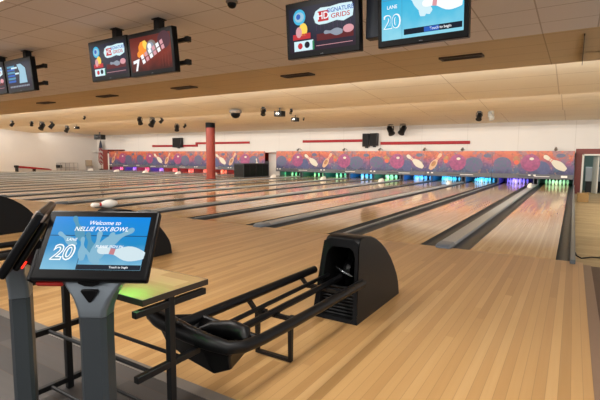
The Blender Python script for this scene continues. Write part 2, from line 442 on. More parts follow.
# ------------------------------------------------------------------ masking panels
def pin_shape(b, cx, cz, y, h, rot, body, band):
    prof = [(r/.381*h, z/.381*h-h/2) for r, z in PP]
    def tr(x, z): return (cx+x*math.cos(rot)-z*math.sin(rot), y, cz+x*math.sin(rot)+z*math.cos(rot))
    poly = [tr(r, z) for r, z in prof]+[tr(-r, z) for r, z in prof[::-1]]
    b.add(poly, [tuple(range(len(poly)))], body)
    for lo, hi in ((9, 10), (12, 13)):
        q = [prof[lo], prof[hi]]
        b.add([(v[0], y-.003, v[2]) for v in (tr(q[0][0], q[0][1]), tr(q[1][0], q[1][1]), tr(-q[1][0], q[1][1]), tr(-q[0][0], q[0][1]))], [(0, 1, 2, 3)], band)
def panel(x0, x1, art, label, end=False):
    t = thing('masking_panel', label, 'mural panel', ((x0+x1)/2, YM, 0), group='printed masking panels above the pins')
    cx = (x0+x1)/2
    b = MB(); b.box(x0-cx+.005, x1-cx-.005, 0, .05, .52, 1.64, M_MURAL)
    for q, (kind, X, Z, s_, rot) in enumerate(art):
        X -= cx; y = -.004-.002*q
        if kind == 'ball':
            b.disc(X, Z, y, s_, M_PBALL); b.disc(X+s_*.1, Z+s_*.45, y-.001, s_*.16, M_PWHITE, 12, 1.5)
        elif kind == 'teal': b.disc(X, Z, y, s_, M_PTEAL, 24, 1.2)
        elif kind == 'shade': b.disc(X, Z, y, s_, M_PSHADE, 20, .8, rot)
        elif kind == 'gold':
            b.disc(X, Z, y, s_, M_PGOLD, 16, .7, rot); b.disc(X, Z-.1, y-.001, s_*.5, M_PRED, 12)
        elif kind == 'oval': b.disc(X, Z, y, s_, M_PTEAL, 16, 1.9)
        elif kind == 'pin':
            pin_shape(b, X, Z, y, s_, rot, M_PWHITE, M_PRED)
        elif kind == 'tan':
            pin_shape(b, X, Z, y, s_, rot, M_PTAN, M_PRED); b.disc(X+.06*math.sin(rot)*3, Z-.12, y-.001, s_*.16, M_PGOLD, 14, .6, rot)
    b.build('mural', t, smooth=False)
    b = MB(); b.box(x0-cx+.006, x1-cx-.006, -.05, .06, .30, .52, M_STRIP); b.build('lower_strip', t, bevel=.01)
    for dx in (-.11, .11):
        a = dx if end else x0-cx+.2+dx
        MB().box(a, a+.1, -.062, -.05, .44, .5, M_PLATE).build('lane_plate', t)
    MB().box(.15, .79, -.056, -.05, .405, .43, M_PLATE).build('lettering_bar', t)
    MB().box(-.55, .1, -.054, -.05, .405, .43, M_BLACK).build('lettering_bar', t)
    if end: MB().box(x1-cx-.5, x1-cx-.25, -.062, -.05, .38, .48, M_PLATE).build('end_plate', t)
def artA(w):
    return [('teal', w-2.25, 1.0, .34, 0), ('shade', w-.45, .82, .34, .5), ('oval', w+.25, 1.42, .10, 0), ('gold', w-1.62, 1.18, .22, .2), ('ball', w-1.0, 1.07, .42, 0), ('pin', w+.02, 1.08, 1.15, .95)]
def artB(w):   # w = tan pin
    return [('teal', w+1.95, .95, .38, .3), ('gold', w+.55, 1.2, .2, -.2), ('ball', w+1.15, 1.05, .42, 0), ('oval', w+2.6, 1.4, .1, 0), ('tan', w, 1.08, 1.05, -.6)]
panel(-3.5, .03, artA(-.78), 'printed bowling mural panel next to the maroon doorway wall', True)
panel(-6.86, -3.5, artB(-6.35), 'printed bowling mural panel, second from the doorway')
panel(-10.2, -6.86, artA(-7.5), 'printed bowling mural panel, third from the doorway')
panel(-13.55, -10.2, artB(-13.0), 'printed bowling mural panel, fourth from the doorway')
panel(-16.9, -13.55, artA(-14.2), 'printed bowling mural panel just right of the black cabinet')
panel(-21.2, -17.85, artB(-20.7)+[('pin', -18.5, .85, .6, .2)], 'printed bowling mural panel behind the black cabinet')
panel(-24.55, -21.2, artA(-21.85), 'printed bowling mural panel behind the red column')
panel(-27.95, -24.55, artB(-27.45), 'printed bowling mural panel below the single wall speaker')
panel(-31.3, -27.95, artA(-28.6), 'printed bowling mural panel, second from the flag')
panel(-35.0, -31.3, artB(-34.3), 'printed bowling mural panel nearest the flag')

# small lamps on top of the murals
lampproto = None
for k, X in enumerate((-15.2, -11.9, -9.6, -7.0, -5.0, -.75)):
    if lampproto is None:
        lampproto = thing('mural_lamp', '', 'lamp', (0, 0, 0), group='small lamps above the murals')
        MB().tube([(0, .35, .03), (0, .1, .12), (0, -.08, .12)], .018, M_STEEL, 8).build('arm', lampproto)
        MB().tube([(0, -.04, .15), (0, -.1, .1), (0, -.2, .03)], [.03, .05, .075], M_STEEL, 12).build('lamp_head', lampproto)
        o = lampproto
    else: o = copy_tree(lampproto)
    o.location = (X, YM+.2, 1.67)
    o['label'] = 'small grey lamp clipped on top of the mural, %s counting left from the doorway' % ORD[5-k]

# ------------------------------------------------------------------ ball returns
def ball_return():
    t = thing('ball_return', '', 'ball return', (0, 0, 0), group='ball returns on the approach')
    W = .19
    prof = [(0, 0), (.02, .1), (.125, .615), (.14, .64), (.17, .655), (.27, .655), (.38, .64), (.48, .605), (.59, .55), (.70, .475), (.80, .385), (.88, .285), (.94, .19), (.965, .12), (.975, 0)]
    tp = lambda z: 1.02-.26*min(z, .66)/.66
    n = len(prof)
    b = MB()
    vs = [(s_*W*tp(z)+(.012 if s_ > 0 else 0), y, z) for s_ in (-1, 1) for y, z in prof]
    fs = [tuple(range(n)), tuple(range(n, 2*n))]+[(i, i+1, n+i+1, n+i) for i in range(2, n-1)]
    b.add(vs, fs, M_BLACK)
    # front frame round the opening, and the tunnel behind it
    def fy(z): return .19*z
    out = [(-W, 0), (-W, .655), (W, .655), (W, 0)]
    ix = W-.035
    inn = [(-ix, .03), (-ix, .50), (-ix+.02, .55), (-ix+.06, .575), (ix-.06, .575), (ix-.02, .55), (ix, .50), (ix, .03)]
    o_ = [(-W, 0.), (-W, .45), (-W, .615), (-W*.7, .64), (W*.7, .64), (W, .615), (W, .45), (W, 0.)]
    vs = [(x*tp(z)+(.012 if x > 0 else 0), fy(z)-.012 if 0 < z < .63 else fy(z), z) for x, z in o_]+[(x*tp(z)+.006, fy(z)+.006, z) for x, z in inn]+[(x*tp(z)*.95, fy(z)*.2+.5, z*.92+.01) for x, z in inn]
    fs = [(i, (i+1) % 8, 8+(i+1) % 8, 8+i) for i in range(8)]
    b.add(vs, fs, M_GLOSSBLK)
    b.add(vs, [(8+i, 8+(i+1) % 8, 16+(i+1) % 8, 16+i) for i in range(8)]+[tuple(range(16, 24))], M_INNER)
    b.build('hood', t, bevel=.012)
    b = MB()
    for k in range(9): b.tube([(-.145, .06+.012*k*.5, .04+k*.026), (.145, .06+.012*k*.5, .04+k*.026)], .012, M_BLACK, 8)
    b.build('ribbed_guard', t)
    b = MB(); b.lathe([(.02, -.03), (.075, -.03), (.085, 0), (.075, .03), (.02, .03)], M_GLOSSBLK, 20, Matrix.Translation((.02, .26, .36)) @ Matrix.Rotation(PI/2, 4, 'Y')); w_ = b.build('lift_wheel', t)
    b = MB(); b.tube([(-.08, .2, .38), (0, .17, .36), (.07, .2, .32)], .012, M_CHROME, 8); b.tube([(-.1, .22, .30), (-.02, .2, .33)], .01, M_CHROME, 8); b.build('chrome_arm', t)
    # rack
    b = MB()
    b.tube([(-.235, .1, .36), (-.235, -.7, .366), (-.235, -1.3, .372), (-.24, -1.45, .38)], .031, M_BLACK, 14)
    b.build('rail', t)
    b = MB(); b.tube([(-.115, .12, .33), (-.115, -1.38, .318)], .016, M_BLACK, 10); b.build('rail', t)
    b = MB(); b.tube([(-.015, .15, .315), (-.015, -1.33, .31)], .023, M_BLACK, 10); b.build('rail', t)
    b = MB()
    path = [(.235, .03, .335), (.235, -.4, .338), (.235, -1.0, .346), (.235, -1.25, .354), (.232, -1.4, .368), (.2, -1.48, .385), (.12, -1.515, .405), (0, -1.53, .425), (-.12, -1.53, .442), (-.22, -1.52, .456), (-.285, -1.50, .462), (-.315, -1.45, .46), (-.31, -1.41, .455)]
    rr = [.031, .031, .031, .031, .032, .034, .038, .042, .046, .049, .048, .042, .022]
    b.tube(path, rr, M_BLACK, 16); b.build('bumper_rail', t)
    # moulded tray
    b = MB()
    top = [(-.29, -1.49, .45), (-.1, -1.52, .43), (.08, -1.51, .40), (.21, -1.44, .37), (.21, -1.2, .35), (-.24, -1.2, .385)]
    mid = [(-.30, -1.465, .37), (-.1, -1.49, .345), (.06, -1.49, .325), (.16, -1.42, .30), (.16, -1.22, .29), (-.24, -1.22, .31)]
    bot = [(-.285, -1.43, .275), (-.1, -1.455, .24), (.085, -1.45, .205), (.14, -1.38, .215), (.11, -1.25, .24), (-.24, -1.25, .29)]
    ins = [(x*.9-.003, (y+1.36)*.85-1.36, z-.0) for x, y, z in top]
    pit = [(x*.9-.003, (y+1.34)*.8-1.34, z+.04) for x, y, z in bot]
    b.loft([pit, ins, top, mid, bot], M_BLACK); b.build('front_tray', t, bevel=.01)
    b = MB(); b.tube([(-.13, -1.33, .345), (-.06, -1.3, .365), (.05, -1.27, .375), (.13, -1.27, .365), (.16, -1.29, .345)], [.02, .04, .048, .045, .02], M_BLACK, 14); b.build('ball_stop', t)
    for y in (-.78, -.12):
        b = MB(); b.tube([(-.235, y, .352), (-.17, y, .285), (.17, y, .285), (.235, y, .325)], .013, M_BLACKM, sq=True)
        for x in (-.115, -.015, .11): b.box(x-.02, x+.02, y-.03, y+.03, .283, .3, M_BLACKM)
        b.build('cross_bracket', t)
    b = MB(); b.tube([(-.155, -.78, .285), (-.155, -.78, .015), (.105, -.78, .015), (.105, -.78, .285)], .014, M_BLACKM, sq=True)
    b.build('leg_frame', t)
    return t
br = ball_return()
br.location = (-1.555, 3.0, 0); br['label'] = 'black ball return with empty rack, nearest the camera, beside the bowling console'
o = copy_tree(br); o.location = (-4.70, 3.0, 0); o['label'] = 'black ball return whose hood shows behind the lit console screen, white pin on top'
o = copy_tree(br); o.location = (-8.0, 3.0, 0); o['label'] = 'black ball return at the far left edge, behind the console pedestals'

# white pin lying on the second hood
b = MB(); b.lathe([(r*.9, z*.9) for r, z in PP], M_PIN, 16, bands=lambda i: M_PINRED if i in (9, 10, 11) else M_PIN)
o = b.build('bowling_pin'); o.location = (-4.80, 3.37, .708); o.rotation_euler = (PI/2, 0, 0)
tag(o, 'white pin with a red band lying on the hood behind the console screen', 'bowling pin')

# ------------------------------------------------------------------ console pedestals with touch screens
M_SCR = mat('screen_blue', '000000', .3, spec=.15)
def grad(m, c0, c1, c2, es, k=2.6):
    t = NT(m); g = t.n('TexCoord').outputs['Object']; s = t.n('SeparateXYZ', i_0=g)
    n = t.n('TexNoise', i_Vector=g, i_Scale=6., i_Detail=2.).outputs[0]
    f = t.math('ADD', t.math('ADD', t.math('MULTIPLY', s.outputs[2], k), .5), t.math('MULTIPLY', t.math('SUBTRACT', n, .5), .7))
    t.link(t.ramp(f, [(0, c0), (.5, c1), (1, c2)]), 'Emission Color'); t.b.inputs['Emission Strength'].default_value = es
grad(M_SCR, '8cc4da', '1a86c0', '0484dc', 1., 4.4)
def em(name, c, es=1.): return mat('glow_'+name, '000000', .4, spec=.15, emit=c, es=es)
E_WHITE = em('white', 'f4f8fc', 1.); E_ICE = em('ice', 'a8d4ea', .8); E_DIM = em('dim', '5aa8cc', .7); E_NAVY = em('navy', '0c2036', .6); E_RED = em('red', 'd03038', .8)
E_MIST = em('mist', '86bcd8', .85); E_PALE0 = em('pale0', 'd4e8f0', .9); E_PINK0 = em('pink0', 'd08890', .8); E_LINE = em('line', '123f66', .6); E_GRN = em('green', '20ff50', 2.); E_RLED = em('redled', 'ff2818', 3.)
def pinflat(b, cx, cz, y, h, rot, m, band=None):
    prof = [(r/.381*h, z/.381*h-h/2) for r, z in PP]
    def tr(x, z): return (cx+x*math.cos(rot)-z*math.sin(rot), y, cz+x*math.sin(rot)+z*math.cos(rot))
    poly = [tr(r, z) for r, z in prof]+[tr(-r, z) for r, z in prof[::-1]]
    b.add(poly, [tuple(range(len(poly)))], m)
    if band:
        q = [prof[9], prof[13]]
        b.add([(v[0], y-.0004, v[2]) for v in (tr(*q[0]), tr(*q[1]), tr(-q[1][0], q[1][1]), tr(-q[0][0], q[0][1]))], [(0, 1, 2, 3)], band)
def pose(n, c):      # matrix of a panel that faces n (local -y), top edge level
    n = Vector(n).normalized(); ex = Vector((0, 0, 1)).cross(-n).normalized() * -1
    ex = (-n).cross(Vector((0, 0, 1))).normalized(); ez = ex.cross(-n).normalized()
    m = Matrix(((ex.x, -n.x, ez.x, c[0]), (ex.y, -n.y, ez.y, c[1]), (ex.z, -n.z, ez.z, c[2]), (0, 0, 0, 1)))
    return m
def console(label, scr_c, scr_n, base, lit, led, cd=.048):
    t = thing('scoring_console', label, 'console', (base[0], base[1], 0), group='touch screen consoles')
    T0 = Matrix.Translation((-base[0], -base[1], 0))
    yaw = math.atan2(scr_n[0], -scr_n[1])
    R = Matrix.Rotation(yaw, 4, 'Z')
    def rr(w, d, z, k=.35, dy=0.):
        c = min(w, d)*k
        return [R @ Vector(v) for v in ((-w+c, -d+dy, z), (w-c, -d+dy, z), (w, -d+c+dy, z), (w, d-c+dy, z), (w-c, d+dy, z), (-w+c, d+dy, z), (-w, d-c+dy, z), (-w, -d+c+dy, z))]
    b = MB(); b.loft([rr(.056, cd, .012), rr(.054, cd, .3), rr(.053, cd, .60), rr(.055, cd, .68)], M_GREY); b.build('column', t)
    b = MB(); b.loft([rr(.16, .16, 0), rr(.16, .16, .012), rr(.15, .15, .016)], M_GREY); b.build('foot_plate', t)
    hd = MB()
    rows = [(.68, .055, cd, 0.), (.71, .059, cd, .0), (.755, .078, .04, .0), (.80, .108, .034, .0), (.835, .128, .03, .01)]
    hd.loft([rr(w, d, z, .3, dy) for z, w, d, dy in rows], M_HEADLIT); hd.build('bracket_head', t, bevel=.004)
    bd = MB(); bd.prism([(-.03, .792), (.03, .792), (.034, .785), (.004, .742), (-.004, .742), (-.034, .785)], -.052, -.036, M_GLOSSBLK, 'Y', R); bd.build('triangle_badge', t, bevel=.003)
    P = T0 @ pose(scr_n, scr_c)
    # U notch dark piece under the screen
    nb = MB(); nb.prism([(-.055, .84), (-.04, .815), (-.015, .805), (.015, .805), (.04, .815), (.055, .84)], -.05, -.028, M_GLOSSBLK, 'Y', R); nb.build('notch_cover', t)
    w, h = .225, .147
    b = MB(); b.box(-w, w, 0, .035, -h, h, M_GLOSSBLK); c_ = b.build('monitor', t, bevel=.01); c_.matrix_local = P
    b = MB(); b.box(-w*.8, w*.8, .035, .06, -h*.75, h*.75, M_BLACK); b.box(-.06, .06, .04, .10, -.1, .02, M_BLACK); k_ = b.build('rear_cover', t, bevel=.01); k_.matrix_local = P
    sw, sh = .194, .111
    b = MB()
    zc = .006
    b.quad(-sw, sw, -sh+zc, sh+zc, -.001, M_SCR)
    if lit:
        y = -.002
        b.quad(-sw, sw, .033, .036, y, E_LINE); b.quad(-.055, -.053, -.085, .033, y, E_LINE)
        for px, pz, ph, rt in ((-.088, .066, .12, .5), (-.12, .02, .10, 1.0), (-.02, -.005, .12, .45), (-.05, -.02, .10, .2), (.005, -.01, .13, .0), (.035, -.01, .13, -.4), (.075, .025, .15, -1.0), (-.01, -.05, .10, .9)):
            pinflat(b, px, pz, y-.0006-.0001*px, ph, rt, E_MIST if ph != .12 else E_DIM)
        pinflat(b, .105, -.035, y-.0012, .19, 1.45, E_PALE0, E_PINK0)
        b.quad(-.055, sw, -.105, -.085, y-.001, E_NAVY)
        y -= .003
        text(b, 'Welcome to', .015, .088, y, .025, E_WHITE, .25); text(b, 'NELLIE FOX BOWL', .007, .061, y, .026, E_WHITE, .25, wide=.98)
        text(b, 'LANE', -.10, .016, y, .017, E_WHITE, .2); text(b, 'PLEASE SIGN IN', .055, -.012, y, .0155, E_WHITE, .2)
        text(b, '20', -.122, -.04, y, .085, E_WHITE, .15, bold=.045)
        text(b, '20', -.122, -.04, y-.0006, .083, E_DIM, .15, bold=-.012)
        text(b, 'Touch to begin', .11, -.095, y, .012, E_WHITE)
    s_ = b.build('screen', t, smooth=False); s_.matrix_local = P
    # coloured LED strip added on the back for the glow around the screens
    b = MB(); b.box(-.02 if lit else -.12, .16 if lit else .12, .060, .066, -h*.72, -h*.6, em(led[0], led[1], led[2])); l_ = b.build('status_lamp', t); l_.matrix_local = P
    return t, P
tR, PR = console('grey pedestal console with a lit blue welcome screen reading lane 20', (-1.558, .999, .955), (.414, -.721, .556), (-1.553, .985), True, ('greenled', '28ff50', 160.))
tL, PL = console('grey pedestal console at left edge, its screen seen edge on', (-2.005, .955, .955), (-.57, -.84, .62), (-2.04, .94), False, ('redled', 'ff2818', 18.), .04)
area('green_table_fill', (-1.60, 1.17, .80), .05, .02, (0, 0, 0), .35, (.05, 1., .15))  # unseen lamp added to put the green patch on the tabletop
# red light below the right screen's left corner, put in as a glowing bar
b = MB(); b.box(-.215, -.11, .03, .05, -.158, -.143, mat('red_glow', '8a1814', .4, emit='ff2a18', es=.06)); o = b.build('red_glow_bar', tR, bevel=.008); o.matrix_local = PR
b = MB(); b.box(-.235, -.218, .0, .04, -.15, -.02, M_BLACK); o = b.build('side_clip', tR, bevel=.006); o.matrix_local = PR
b = MB(); b.box(.165, .222, -.003, .04, .11, .144, mat('tan_corner', '8a7668', .4)); o = b.build('corner_cap', tL, bevel=.006); o.matrix_local = PL

# ------------------------------------------------------------------ console table
t_ = thing('console_table', 'narrow wooden table on a black metal frame behind the console screens', 'table', (-1.915, 1.325, 0))
x0, x1, y0, y1 = -.435, .435, -.18, .195
b = MB(); b.box(x0, x1, y0, y1, .682, .704, M_TABLETOP); b.build('tabletop', t_, bevel=.002)
b = MB()
e = .004
for q in ((x0-e, x1+e, y0-e, y0), (x0-e, x1+e, y1, y1+e), (x0-e, x0, y0, y1), (x1, x1+e, y0, y1)): b.box(q[0], q[1], q[2], q[3], .676, .7035, M_EDGE)
b.build('edge_band', t_)
for x in (-.415, .42):
    b = MB(); b.box(x-.015, x+.015, -.042, -.008, 0, .676, M_BLACKM); b.build('leg', t_, bevel=.003)
    for z, ya in ((.645, .19), (.365, .145), (.053, .16)):
        b = MB(); b.box(x-.014, x+.014, -.215, ya, z-.015, z+.015, M_BLACKM); b.build('cross_bar', t_, bevel=.003)
for y in (-.13, .04):
    for z in (.365, .053):
        b = MB(); b.tube([(-.415, y, z), (.42, y, z)], .0095, M_BLACKM, 10); b.build('long_bar', t_)

# ------------------------------------------------------------------ ceiling monitors
E_N2 = em('night', '141a34', .5); E_PUR = em('purple', '5a3a66', .6); E_SKY = em('sky', '3fb4dc', 1.); E_PALE = em('pale', 'cfeaf2', 1.0); E_ORG = em('orange', 'f08a28', 1.1); E_RUST = em('rust', '8a2c1c', .7)
E_YEL = em('yellow', 'f4c850', 1.1); E_BLUE = em('blue', '2a62c0', .9); E_PINK = em('pink', 'e0a0a8', .9); E_DRED = em('darkred', '6a1820', .7); E_GREY = em('grey', '9aa4b4', .8)
M_SCR2 = mat('screen_lane', '000000', .3, spec=.15); grad(M_SCR2, '8ad0e4', '48b8dc', '18a0d4', 1.0)
M_SCR3 = mat('screen_rust', '000000', .3, spec=.15); grad(M_SCR3, '4a140e', '8a2e1e', '6a241c', .8)
M_SCR4 = mat('screen_night', '000000', .3, spec=.15); grad(M_SCR4, '281428', '1a1c38', '0e1430', .8)
def signature(b):
    b.quad(-.36, .36, -.2, .2, -.001, M_SCR4); y = -.003
    b.disc(-.24, .115, y, .07, E_SKY, 20); b.disc(-.24, .115, y-.001, .045, E_ICE, 20, 1.2); b.disc(-.25, .12, y-.002, .025, E_BLUE, 14)
    b.disc(-.2, -.0, y, .06, E_YEL, 14, .8); b.quad(-.32, -.12, -.085, -.035, y, E_RED); b.disc(-.25, -.02, y-.001, .05, E_PINK, 12, .7)
    b.quad(-.31, -.09, -.19, -.1, y, E_PALE); b.disc(-.24, -.145, y-.001, .028, E_RED, 12); b.disc(-.16, -.14, y-.001, .03, E_N2, 12); b.quad(-.1, -.08, -.19, -.11, y-.001, em('grn2', '2a9060', .8))
    vs = [(-.06, .04), (-.08, .09), (-.055, .14), (.0, .165), (.1, .16), (.2, .17), (.33, .165), (.345, .11), (.335, .05), (.24, .02), (.17, .035), (.06, .02), (-.02, .02)]
    b.add([(x, y, z) for x, z in vs], [tuple(range(len(vs)))], E_PALE)
    b.quad(-.03, .085, .045, .135, y-.001, E_RED); text(b, 'HD', .028, .09, y-.002, .085, E_WHITE)
    text(b, 'SIGNATURE', .21, .125, y-.002, .052, E_BLUE); text(b, 'GRIDS', .21, .075, y-.002, .055, E_RED, wide=1.3)
    b.quad(-.05, .34, -.12, -.06, y, E_DRED); pinflat(b, .13, -.06, y-.001, .2, 1.5, E_GREY); b.disc(.29, -.05, y-.0015, .035, E_PINK, 14, 1.6); b.quad(-.06, .33, -.165, -.16, y, E_PINK)
    for k in range(9): b.quad(-.05+k*.045, -.047+k*.045, -.03, .02, y, E_PUR)
def strike(b):
    b.quad(-.36, .36, -.2, .2, -.001, M_SCR3); y = -.003
    b.disc(-.12, .06, y, .09, E_ORG, 9); b.disc(-.08, .1, y-.001, .06, E_YEL, 7, .7, .5)
    b.disc(-.2, .0, y, .04, E_ORG, 7)
    b.disc(.03, .05, y-.002, .095, em('greyball', '8c8078', .8), 24); b.disc(.015, .06, y-.003, .065, E_GREY, 16); b.disc(.0, .075, y-.004, .035, E_WHITE, 14)
    b.disc(.25, .12, y, .1, em('rust2', '5a3440', .7), 14, 1.1)
    b.add([(x, y-.004, z) for x, z in ((-.32, -.07), (-.20, -.05), (-.21, -.085), (-.25, -.19), (-.285, -.19), (-.25, -.095), (-.315, -.105))], [tuple(range(7))], E_WHITE)
    # a slanting block of pale lettering
    Rm = Matrix.Rotation(-.36, 4, 'Y')
    for dz in (.02, -.04):
        for k in range(6): b.box(-.17+k*.075, -.12+k*.075, y-.006, y-.004, dz-.025, dz+.022, E_PINK if k % 2 else E_WHITE, Rm)
    for k in range(3): b.quad(.2+k*.05, .205+k*.05, -.18, -.02, y, em('rust3', 'a05040', .6))
def lane20(b):
    b.quad(-.36, .36, -.2, .2, -.001, M_SCR2); y = -.003
    for px, pz, ph, rt in ((-.05, .14, .3, .4), (.03, .1, .3, -.1), (.12, .14, .34, -.7), (-.02, .06, .28, .9)):
        pinflat(b, px, pz, y, ph, rt, E_PALE)
    pinflat(b, .18, .03, y-.001, .34, 1.45, E_WHITE, E_PINK)
    b.quad(-.36, -.17, .115, .12, y-.002, E_DIM); b.quad(-.17, -.167, -.2, .2, y-.002, E_DIM)
    text(b, 'LANE', -.26, .06, y-.002, .04, E_WHITE)
    for dx in (-.004, .004): text(b, '20', -.26+dx, -.06, y-.003, .16, E_WHITE)
    text(b, '20', -.26, -.06, y-.004, .14, E_SKY)
    b.quad(-.15, .35, -.175, -.13, y-.003, E_NAVY); text(b, 'Touch to begin', .17, -.152, y-.004, .03, E_WHITE); b.quad(.03, .16, -.172, -.134, y-.004, E_BLUE)
def welcome(b):
    b.quad(-.36, .36, -.2, .2, -.001, M_SCR4); y = -.003
    for k in range(6): b.quad(-.33, -.10, .13-k*.045, .16-k*.045, y, E_BLUE if k % 2 else E_DIM)
    b.add([(x, y, z) for x, z in ((0, -.12), (.24, -.12), (.22, .1), (.1, .17), (-.02, .17), (.04, .06))], [tuple(range(6))], E_ICE)
    b.quad(-.2, -.02, .11, .135, y-.001, E_PALE); b.quad(-.1, .02, .02, .045, y-.001, E_PALE)
    for k in range(12): b.quad(-.3+k*.05, -.265+k*.05, -.175, -.15, y, E_GREY)
def monitor(label, loc, art, pole=True, arms=False, box=False, group='ceiling monitors', tilt=.09, roll=0., ws=1.):
    t = thing('ceiling_monitor', label, 'monitor', loc, group=group)
    P = Matrix.Rotation(roll, 4, 'Y') @ Matrix.Rotation(tilt, 4, 'X')
    b = MB(); b.box(-.4, .4, 0, .08, -.255, .255, M_GLOSSBLK); text(b, '—', 0, -.232, -.001, .03, M_CAPTOP); P = P @ Matrix.Diagonal((ws, 1, 1, 1)); c_ = b.build('casing', t, bevel=.008); c_.matrix_local = P
    b = MB(); art(b)
    s_ = b.build('screen', t, smooth=False); s_.matrix_local = P
    top = 2.95-loc[2]
    b = MB(); b.box(-.055, .045, .10, .19, .1, top-.01, M_BLACKM); b.build('mount_pole', t, bevel=.006)
    b = MB(); b.box(-.07, .06, .08, .21, top-.012, top, M_BLACKM); b.build('ceiling_plate', t, bevel=.004)
    b = MB(); b.box(-.2, .2, .07, .13, -.15, .15, M_BLACKM); b.build('wall_bracket', t, bevel=.004)
    if arms:
        for z in (.13, -.13):
            b = MB(); b.tube([(-.1, .16, z), (.46, .16, z)], .022, M_BLACKM, sq=True); b.box(.44, .49, .13, .19, z-.03, z+.03, M_BLACKM); b.build('bracket_arm', t)
    if box:
        b = MB(); b.box(.40, .72, .1, .2, -.14, .3, mat('navy_box', '1c2738', .5)); b.build('equipment_box', t, bevel=.008)
    return t
monitor('ceiling monitor showing red HD logo, left of the pale lane 20 monitor', (-2.045, 3.62, 2.49), signature, box=True, ws=.96)
monitor('large ceiling monitor with a bright blue lane 20 picture', (-1.12, 3.62, 2.485), lane20, ws=.93)
monitor('ceiling monitor with red HD logo, left one of the small hanging pair', (-5.19, 3.6, 2.535), signature)
monitor('ceiling monitor with a rust red picture of ball and fire', (-4.375, 3.6, 2.525), strike, arms=True)
monitor('ceiling monitor showing blue text columns near the left edge', (-7.52, 3.62, 2.545), welcome, arms=True)
monitor('ceiling monitor cut off by the left edge of the view', (-8.36, 3.62, 2.555), signature)

# ------------------------------------------------------------------ ceiling vents, lamps, spotlights, dome cameras
vp = None
for k, x in enumerate((-1.69, -4.92, -8.22, -11.3, -14.5)):
    if vp is None:
        vp = thing('ceiling_vent', '', 'vent', group='air vents in the brown ceiling band')
        b = MB(); w, d = .34, .13
        for q in ((-w, w, -d, -d+.03), (-w, w, d-.03, d), (-w, -w+.03, -d, d), (w-.03, w, -d, d)): b.box(q[0], q[1], q[2], q[3], -.03, .0, mat('vent_frame', '3e2f24', .5))
        b.build('frame', vp)
        MB().box(-w+.03, w-.03, -d+.03, d-.03, -.004, 0, M_INNER).build('grille', vp)
        for q in (-.05, .0, .05): MB().box(-w+.03, w-.03, q-.006, q+.006, -.022, -.006, mat('vent_slat', '2a211a', .5)).build('slat', vp)
        o = vp
    else: o = copy_tree(vp)
    o.location = (x, 7.75, 2.95+.0264*.95); o.rotation_euler = (.0264, 0, 0)
    o['label'] = 'dark slotted air vent in the brown ceiling band, %s from the right' % ORD[k]
def spot(label, loc, rz, kind='spotlight', s=1., pitch=.7):
    t = thing('spotlight' if kind != 'dome' else 'dome_camera', label, 'spotlight' if kind != 'dome' else 'camera', loc, (0, 0, rz), group='ceiling spotlights' if kind != 'dome' else 'dome cameras')
    if kind == 'spotlight':
        MB().box(-.07*s, .07*s, -.07*s, .07*s, -.03, .03, M_BLACKM).build('mount', t)
        b = MB(); b.tube([(-.11*s, 0, -.19*s), (-.11*s, 0, -.05*s), (.11*s, 0, -.05*s), (.11*s, 0, -.19*s)], .012*s, M_BLACKM, sq=True); b.build('yoke', t)
        b = MB(); b.lathe([(.05*s, -.16*s), (.09*s, -.13*s), (.095*s, .08*s), (.115*s, .14*s), (.10*s, .145*s)], M_BLACKM, 16, Matrix.Translation((0, 0, -.2*s)) @ Matrix.Rotation(PI-pitch, 4, 'X')); b.build('can', t)
        b = MB(); b.lathe([(.092*s, .13*s), (.092*s, .137*s)], M_CHROME, 16, Matrix.Translation((0, 0, -.2*s)) @ Matrix.Rotation(PI-pitch, 4, 'X')); b.build('lens', t)
    elif kind == 'projector':
        MB().tube([(0, 0, .03), (0, 0, -.12*s)], .03*s, M_BLACKM, 10).build('mount', t)
        MB().box(-.2*s, .2*s, -.17*s, .17*s, -.36*s, -.12*s, M_BLACKM).build('body', t, bevel=.02)
        MB().lathe([(.10*s, 0), (.10*s, .05), (.07*s, .06)], M_CHROME if s < 1.5 else M_GLOSSBLK, 16, Matrix.Translation((.02, -.17*s, -.24*s)) @ Matrix.Rotation(PI/2, 4, 'X')).build('lens', t)
    else:
        MB().lathe([(.11*s, .02), (.12*s, -.03*s), (.10*s, -.05*s)], mat('cam_grey', '77706a', .5), 18).build('base', t)
        MB().lathe([(.09*s, -.05*s), (.085*s, -.09*s), (.06*s, -.125*s), (.02*s, -.14*s)], M_GLOSSBLK, 18).build('dome', t)
    return t
spot('small dome camera on the flat tile ceiling left of the HD monitor', (-3.2, 3.72, 2.95), 0, 'dome', .55)
spot('large dark dome fixture hanging right above the red column', (-11.3, 13.3, 3.06), 0, 'dome', 2.1)
